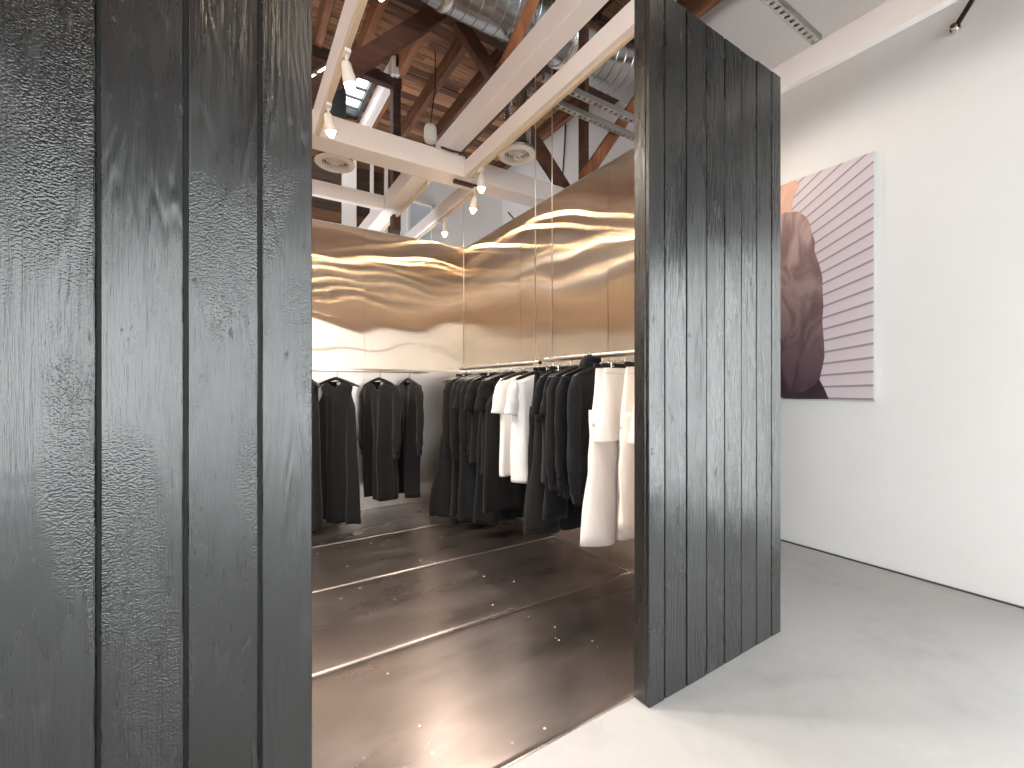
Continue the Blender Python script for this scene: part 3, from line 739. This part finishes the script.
G1, G2, G3 = 'clothes on the rail near the back corner', 'clothes on the rail behind the black plank wall', 'long black garments along the back steel wall'
X1 = 2.27; Z1 = 1.712; Z2 = 1.732
def rj(a=.09): return random.uniform(-a, a)
R1 = [ # y, kind, mat, length, label, kwargs, hanger label
 (4.56, 'tank_dress', 'black2', 1.66, 'floor-length black dress flaring wide at the hem, first on the corner rail', dict(w=.26, hemw=.46, flare=.035, k=14), 'bare-ended black hanger of the floor-length dress nearest the corner'),
 (4.44, 'sweatshirt', 'black', .98, 'black sweatshirt hanging next to the floor-length corner dress', dict(sleeve=.62), 'black hanger of the first sweatshirt from the corner'),
 (4.35, 'skirt', 'black3', 1.62, 'long charcoal skirt reaching the floor below the first sweatshirts', dict(w=.26, hemw=.32), 'clip hanger of the long charcoal skirt'),
 (4.23, 'sweatshirt', 'black', .96, 'black sweatshirt with a long cuffed sleeve, second from the corner', dict(sleeve=.66), 'black hanger of the second sweatshirt from the corner'),
 (4.12, 'dress', 'navy', 1.60, 'blue-black long dress reaching almost to the floor between sweatshirts', dict(w=.28, hemw=.33), 'black hanger of the blue-black long dress'),
 (4.01, 'sweatshirt', 'black2', .90, 'black sweatshirt nearest the black short-sleeved tees', dict(sleeve=.60), 'black hanger of the sweatshirt next to the black tees'),
 (3.90, 'tee', 'black', .98, 'black boxy tee, farther of the two left of the white tees', dict(hemw=.30), 'black hanger of the farther black tee'),
 (3.79, 'skirt', 'black2', 1.56, 'long black skirt hanging low under the black tees', dict(w=.24, hemw=.30), 'clip hanger of the long black skirt'),
 (3.67, 'tee', 'black', 1.04, 'black boxy tee right beside the first white tee', dict(hemw=.31), 'black hanger of the black tee beside the white one'),
 (3.58, 'tank_dress', 'black2', 1.38, 'long black dress showing below the two white tees', dict(w=.29, hemw=.34, flare=.014), 'black hanger of the long dress behind the white tees'),
 (3.36, 'tee', 'wcl', 1.02, 'white cotton tee, left one of the white pair', dict(hemw=.29, flare=.016), 'black hanger of the left white tee'),
 (3.14, 'tee', 'wcl2', 1.03, 'white cotton tee, right one of the pair with its round neck visible', dict(hemw=.29, flare=.018), 'black hanger of the white tee with visible neck'),
]
R2 = [
 (2.91, 'trousers', 'black2', 1.38, 'narrow black trousers clipped right beside the white tee', dict(hemw=.14), 'flat black clip hanger beside the white tee'),
 (2.83, 'trousers', 'black3', 1.40, 'wide-leg charcoal trousers reaching low, next to the black tee', dict(hemw=.17), 'flat black clip hanger of the charcoal trousers'),
 (2.75, 'tee', 'navy', .98, 'black short-sleeved tee in front of the charcoal trousers', dict(hemw=.28), 'arched black hanger of the tee over the charcoal trousers'),
 (2.69, 'trousers', 'navy', 1.26, 'blue-black trousers whose legs end low under the sweatshirts', dict(hemw=.11), 'clip hanger of the blue-black trousers'),
 (2.64, 'tee', 'black', .93, 'black tee half hidden behind the charcoal sweatshirt', dict(hemw=.28), 'arched black hanger second after the trouser hangers'),
 (2.56, 'sweatshirt', 'black3', .98, 'charcoal sweatshirt with long sleeve and ribbed cuff, middle of the front rail', dict(sleeve=.66), 'black hanger of the charcoal sweatshirt'),
 (2.45, 'sweatshirt', 'navy', .98, 'black hooded sweatshirt with raised hood on the front rail', dict(sleeve=.62), 'black hanger inside the raised hood'),
 (2.34, 'sweatshirt', 'black3', 1.0, 'charcoal sweatshirt right before the white trousers', dict(sleeve=.64), 'black hanger of the sweatshirt before the white trousers'),
 (2.20, 'trousers', 'wcl', 1.30, 'white wide-leg trousers hanging full length from clips', dict(hemw=.155), 'flat black clip hanger of the white trousers'),
 (2.12, 'skirt', 'wcl', .60, 'short white overskirt clipped in front of the white trousers', dict(w=.26, hemw=.29, flare=.012), 'flat black clip hanger of the short white overskirt'),
 (1.92, 'trousers', 'cream', 1.12, 'creamy white trousers partly hidden by the black plank wall', dict(hemw=.10), 'flat black clip hanger of the creamy white trousers'),
 (1.82, 'skirt', 'cream', .58, 'short cream overskirt against the edge of the black plank wall', dict(w=.26, hemw=.29, flare=.012), 'clip hanger of the short cream overskirt'),
]
for rows, z, g in ((R1, Z1, G1), (R2, Z2, G2)):
    for i, (y, kind, mat, ln, lab, kw, hl) in enumerate(rows):
        rz = rj(.06) + (.05 if kind in ('tee',) else 0)
        hanger((X1, y, z), rz, hl, clip=kind in ('trousers', 'skirt'))
        gt = garment(kind, (X1, y, z), rz, lab, mat, ln, g, ph=i*1.7, **kw)
        if 'hooded' in lab:
            b = MB(); b.smooth = True
            prof = [(-.13,.15,.05),(-.10,.13,.055),(-.05,.11,.05),(.0,.085,.04),(.03,.05,.03),(.04,.01,.01)]
            rings = [[(hw*math.cos(a)+.01, d*math.sin(a)+(.02 if math.sin(a) > 0 else 0), zz-.03) for a in [2*PI*j/24 for j in range(24)]] for zz, hw, d in prof]
            b.loft(rings, False, True); b.build('hood', M['navy'], gt, local=True)

ZB = 1.666
for (px, rzd, kind, ln, lab, kw, hl, mat, dx) in [
    (310, -80, 'tank_dress', 1.60, 'floor-length black dress cut off by the edge of the black plank wall', dict(w=.22, hemw=.27, vneck=.06), 'dark hanger at the edge of the black plank wall', 'black2', 0),
    (337, -52, 'tank_dress', 1.60, 'floor-length sleeveless black dress, full figure visible on the back rail', dict(w=.25, hemw=.34, vneck=.08, flare=.02, k=26), 'dark hanger whose right tip sticks out of the sleeveless dress', 'black', 0),
    (380, -66, 'long_sleeved_dress', 1.42, 'black long-sleeved coat dress, middle of the back steel wall', dict(w=.23, hemw=.22, sleeve=.62, vneck=.1, flare=.03, k=24), 'dark hanger of the middle coat dress', 'black', 0),
    (409.5, -84, 'long_sleeved_dress', 1.42, 'black long-sleeved dress seen nearly side-on near the corner', dict(w=.23, hemw=.21, sleeve=.60, vneck=.1, flare=.03, k=24), 'dark hanger of the side-on dress near the corner', 'black2', 0)]:
    X = atY(px, 372, 4.95).x
    hanger((X, 4.95, ZB), math.radians(rzd), hl, hook=.0135)
    garment(kind, (X, 4.95, ZB), math.radians(rzd), lab, mat, ln, G3, ph=px, cat='dress', **kw)

# ------------------------------------------------------------------ picture on the white wall
PX = 4.45
def canvas_mat():
    m = N('printed_canvas'); tc = m.n('ShaderNodeTexCoord'); sp = m.n('ShaderNodeSeparateXYZ'); m.l(tc.outputs['Object'], sp.inputs[0])
    # object origin at the lower right corner; y grows to the left, z up (metres)
    d = m.math('DIVIDE', sp.outputs['Y'], 3.3*S); z = m.math('SUBTRACT', sp.outputs['Z'], .02)
    zr = m.math('DIVIDE', z, m.math('MAXIMUM', m.math('SUBTRACT', 1.0, d), .05))
    fr = m.math('FRACT', m.math('DIVIDE', zr, .092))
    line = m.rng(fr, .76, .88, 0, 1); line2 = m.rng(fr, .97, 1.0, 1, 0)
    soft = m.rng(fr, .0, .85, .0, .22, False)
    big = m.noise(m.coord((1,1,1)), 1.3, 2)
    base = m.mix(big, lin(218,198,204), lin(224,214,218))
    col = m.mix(soft, base, lin(190,176,182)); col = m.mix(m.math('MULTIPLY', line, line2), col, lin(150,140,146))
    m.set(Base_Color=col, Roughness=.55); return m.m
def print_mat(name, a, c, sc=6):
    m = N(name); k = m.noise(m.coord((1,1,.5)), sc, 4, .55, 1.2); m.set(Base_Color=m.ramp(k, [(.35, a), (.65, c)]), Roughness=.55); return m.m
def jacket_mat():
    m = N('printed_jacket'); c = m.coord((1,1,.45)); k = m.noise(c, 5, 4, .5, 1.6)
    sp = m.n('ShaderNodeSeparateXYZ'); m.l(m.coord(), sp.inputs[0])
    hi = m.mix(m.rng(sp.outputs['Z'], .1, 1.3, 0, 1), lin(96,74,82), lin(190,160,154))
    lo = m.mix(m.rng(sp.outputs['Z'], .1, 1.3, 0, 1), lin(62,46,54), lin(140,110,108))
    m.set(Base_Color=m.mix(m.rng(k, .38, .62, 0, 1), lo, hi), Roughness=.55); return m.m
t = thing('wall_picture', (PX, 1.445, 1.376), 'large photo canvas on the white wall showing a person in a mauve jacket', 'picture')
b = MB(); b.box(PX, 4.49, 1.445, 2.86, 1.376, 3.43, .003); b.build('canvas', canvas_mat(), t)
b = MB(); b.box(PX+.002, 4.49, 1.439, 1.4445, 1.37, 3.434); b.box(PX+.002, 4.49, 1.439, 2.86, 1.368, 1.3755); b.build('canvas_edge', simple('canvas_edge_print', lin(206,206,208), .6), t)
def flat(name, pts, off, mat):
    P = [atX(760+x*.39, 130+y*.39, PX) for x, y in pts]
    for p in P: p.z = min(p.z, 3.427); p.y = min(p.y, 2.858); p.z = max(p.z, 1.379)
    b = MB(); n = len(P)
    b.add([(PX-off, p.y, p.z) for p in P]+[(PX-off+.0015, p.y, p.z) for p in P], [tuple(range(n))]+[(i, (i+1) % n, n+(i+1) % n, n+i) for i in range(n)])
    return b.build(name, mat, t)
def P3(px, py): return ((px-760)/.39, (py-130)/.39)
left_bot = P3(725, 397.8)
flat('printed_head', [(-30,150),(-30,90),(0,60),(45,55),(80,75),(92,105),(90,128),(99,136),(99,148),(92,160),(84,180),(80,212),(60,222),(-25,225)], .002, print_mat('printed_skin', lin(206,150,128), lin(232,188,166), 4))
flat('printed_jacket', [(-60,230),(-20,215),(40,222),(62,212),(95,209),(112,217),(125,232),(133,262),(141,285),(140,310),(152,345),(160,375),(161,420),(163,450),(160,490),(164,540),(166,580),(160,610),(153,640),(150,662),(120,684),(30,686),(-70,684)], .004, jacket_mat())
flat('printed_trousers', [(60,676),(110,672),(140,655),(152,638),(166,664),(177,690),(100,690),(60,690)], .005, print_mat('printed_trousers', lin(48,38,42), lin(76,60,62), 4))

# ------------------------------------------------------------------ light
wd = bpy.data.worlds.new('World'); bpy.context.scene.world = wd; wd.use_nodes = True
bg = wd.node_tree.nodes['Background']; bg.inputs[0].default_value = (.965,.975,1,1); bg.inputs[1].default_value = 12.0
def area(loc, size, energy, col, target, sy=None, name='ceiling_softbox'):
    l = bpy.data.lights.new(name, 'AREA'); l.energy = energy; l.color = col; l.size = size*S; l.shape = 'RECTANGLE'; l.size_y = (sy or size)*S
    o = bpy.data.objects.new(name, l); C.objects.link(o); o.location = Vector(loc)*S
    o.rotation_euler = (Vector(target)-Vector(loc)).to_track_quat('-Z', 'Y').to_euler(); return o
# ------------------------------------------------------------------ camera
cam = bpy.data.cameras.new('camera'); co = bpy.data.objects.new('camera', cam); C.objects.link(co)
cam.sensor_width = 36; cam.lens = 439/1024*36; cam.shift_y = 2/1024; cam.clip_start = .02
co.location = (0, 0, 1.5*S); co.rotation_euler = (PI/2, 0, -math.atan2(.538, .843))
sc = bpy.context.scene; sc.camera = co
sc.view_settings.view_transform = 'Standard'; sc.view_settings.look = 'None'; sc.view_settings.gamma = 1; sc.view_settings.use_curve_mapping = False
sc.view_settings.exposure = -0.74
sc.cycles.use_denoising = True; sc.cycles.max_bounces = 10; sc.cycles.diffuse_bounces = 5; sc.cycles.glossy_bounces = 5
sc.cycles.sample_clamp_indirect = 12; sc.cycles.caustics_reflective = True
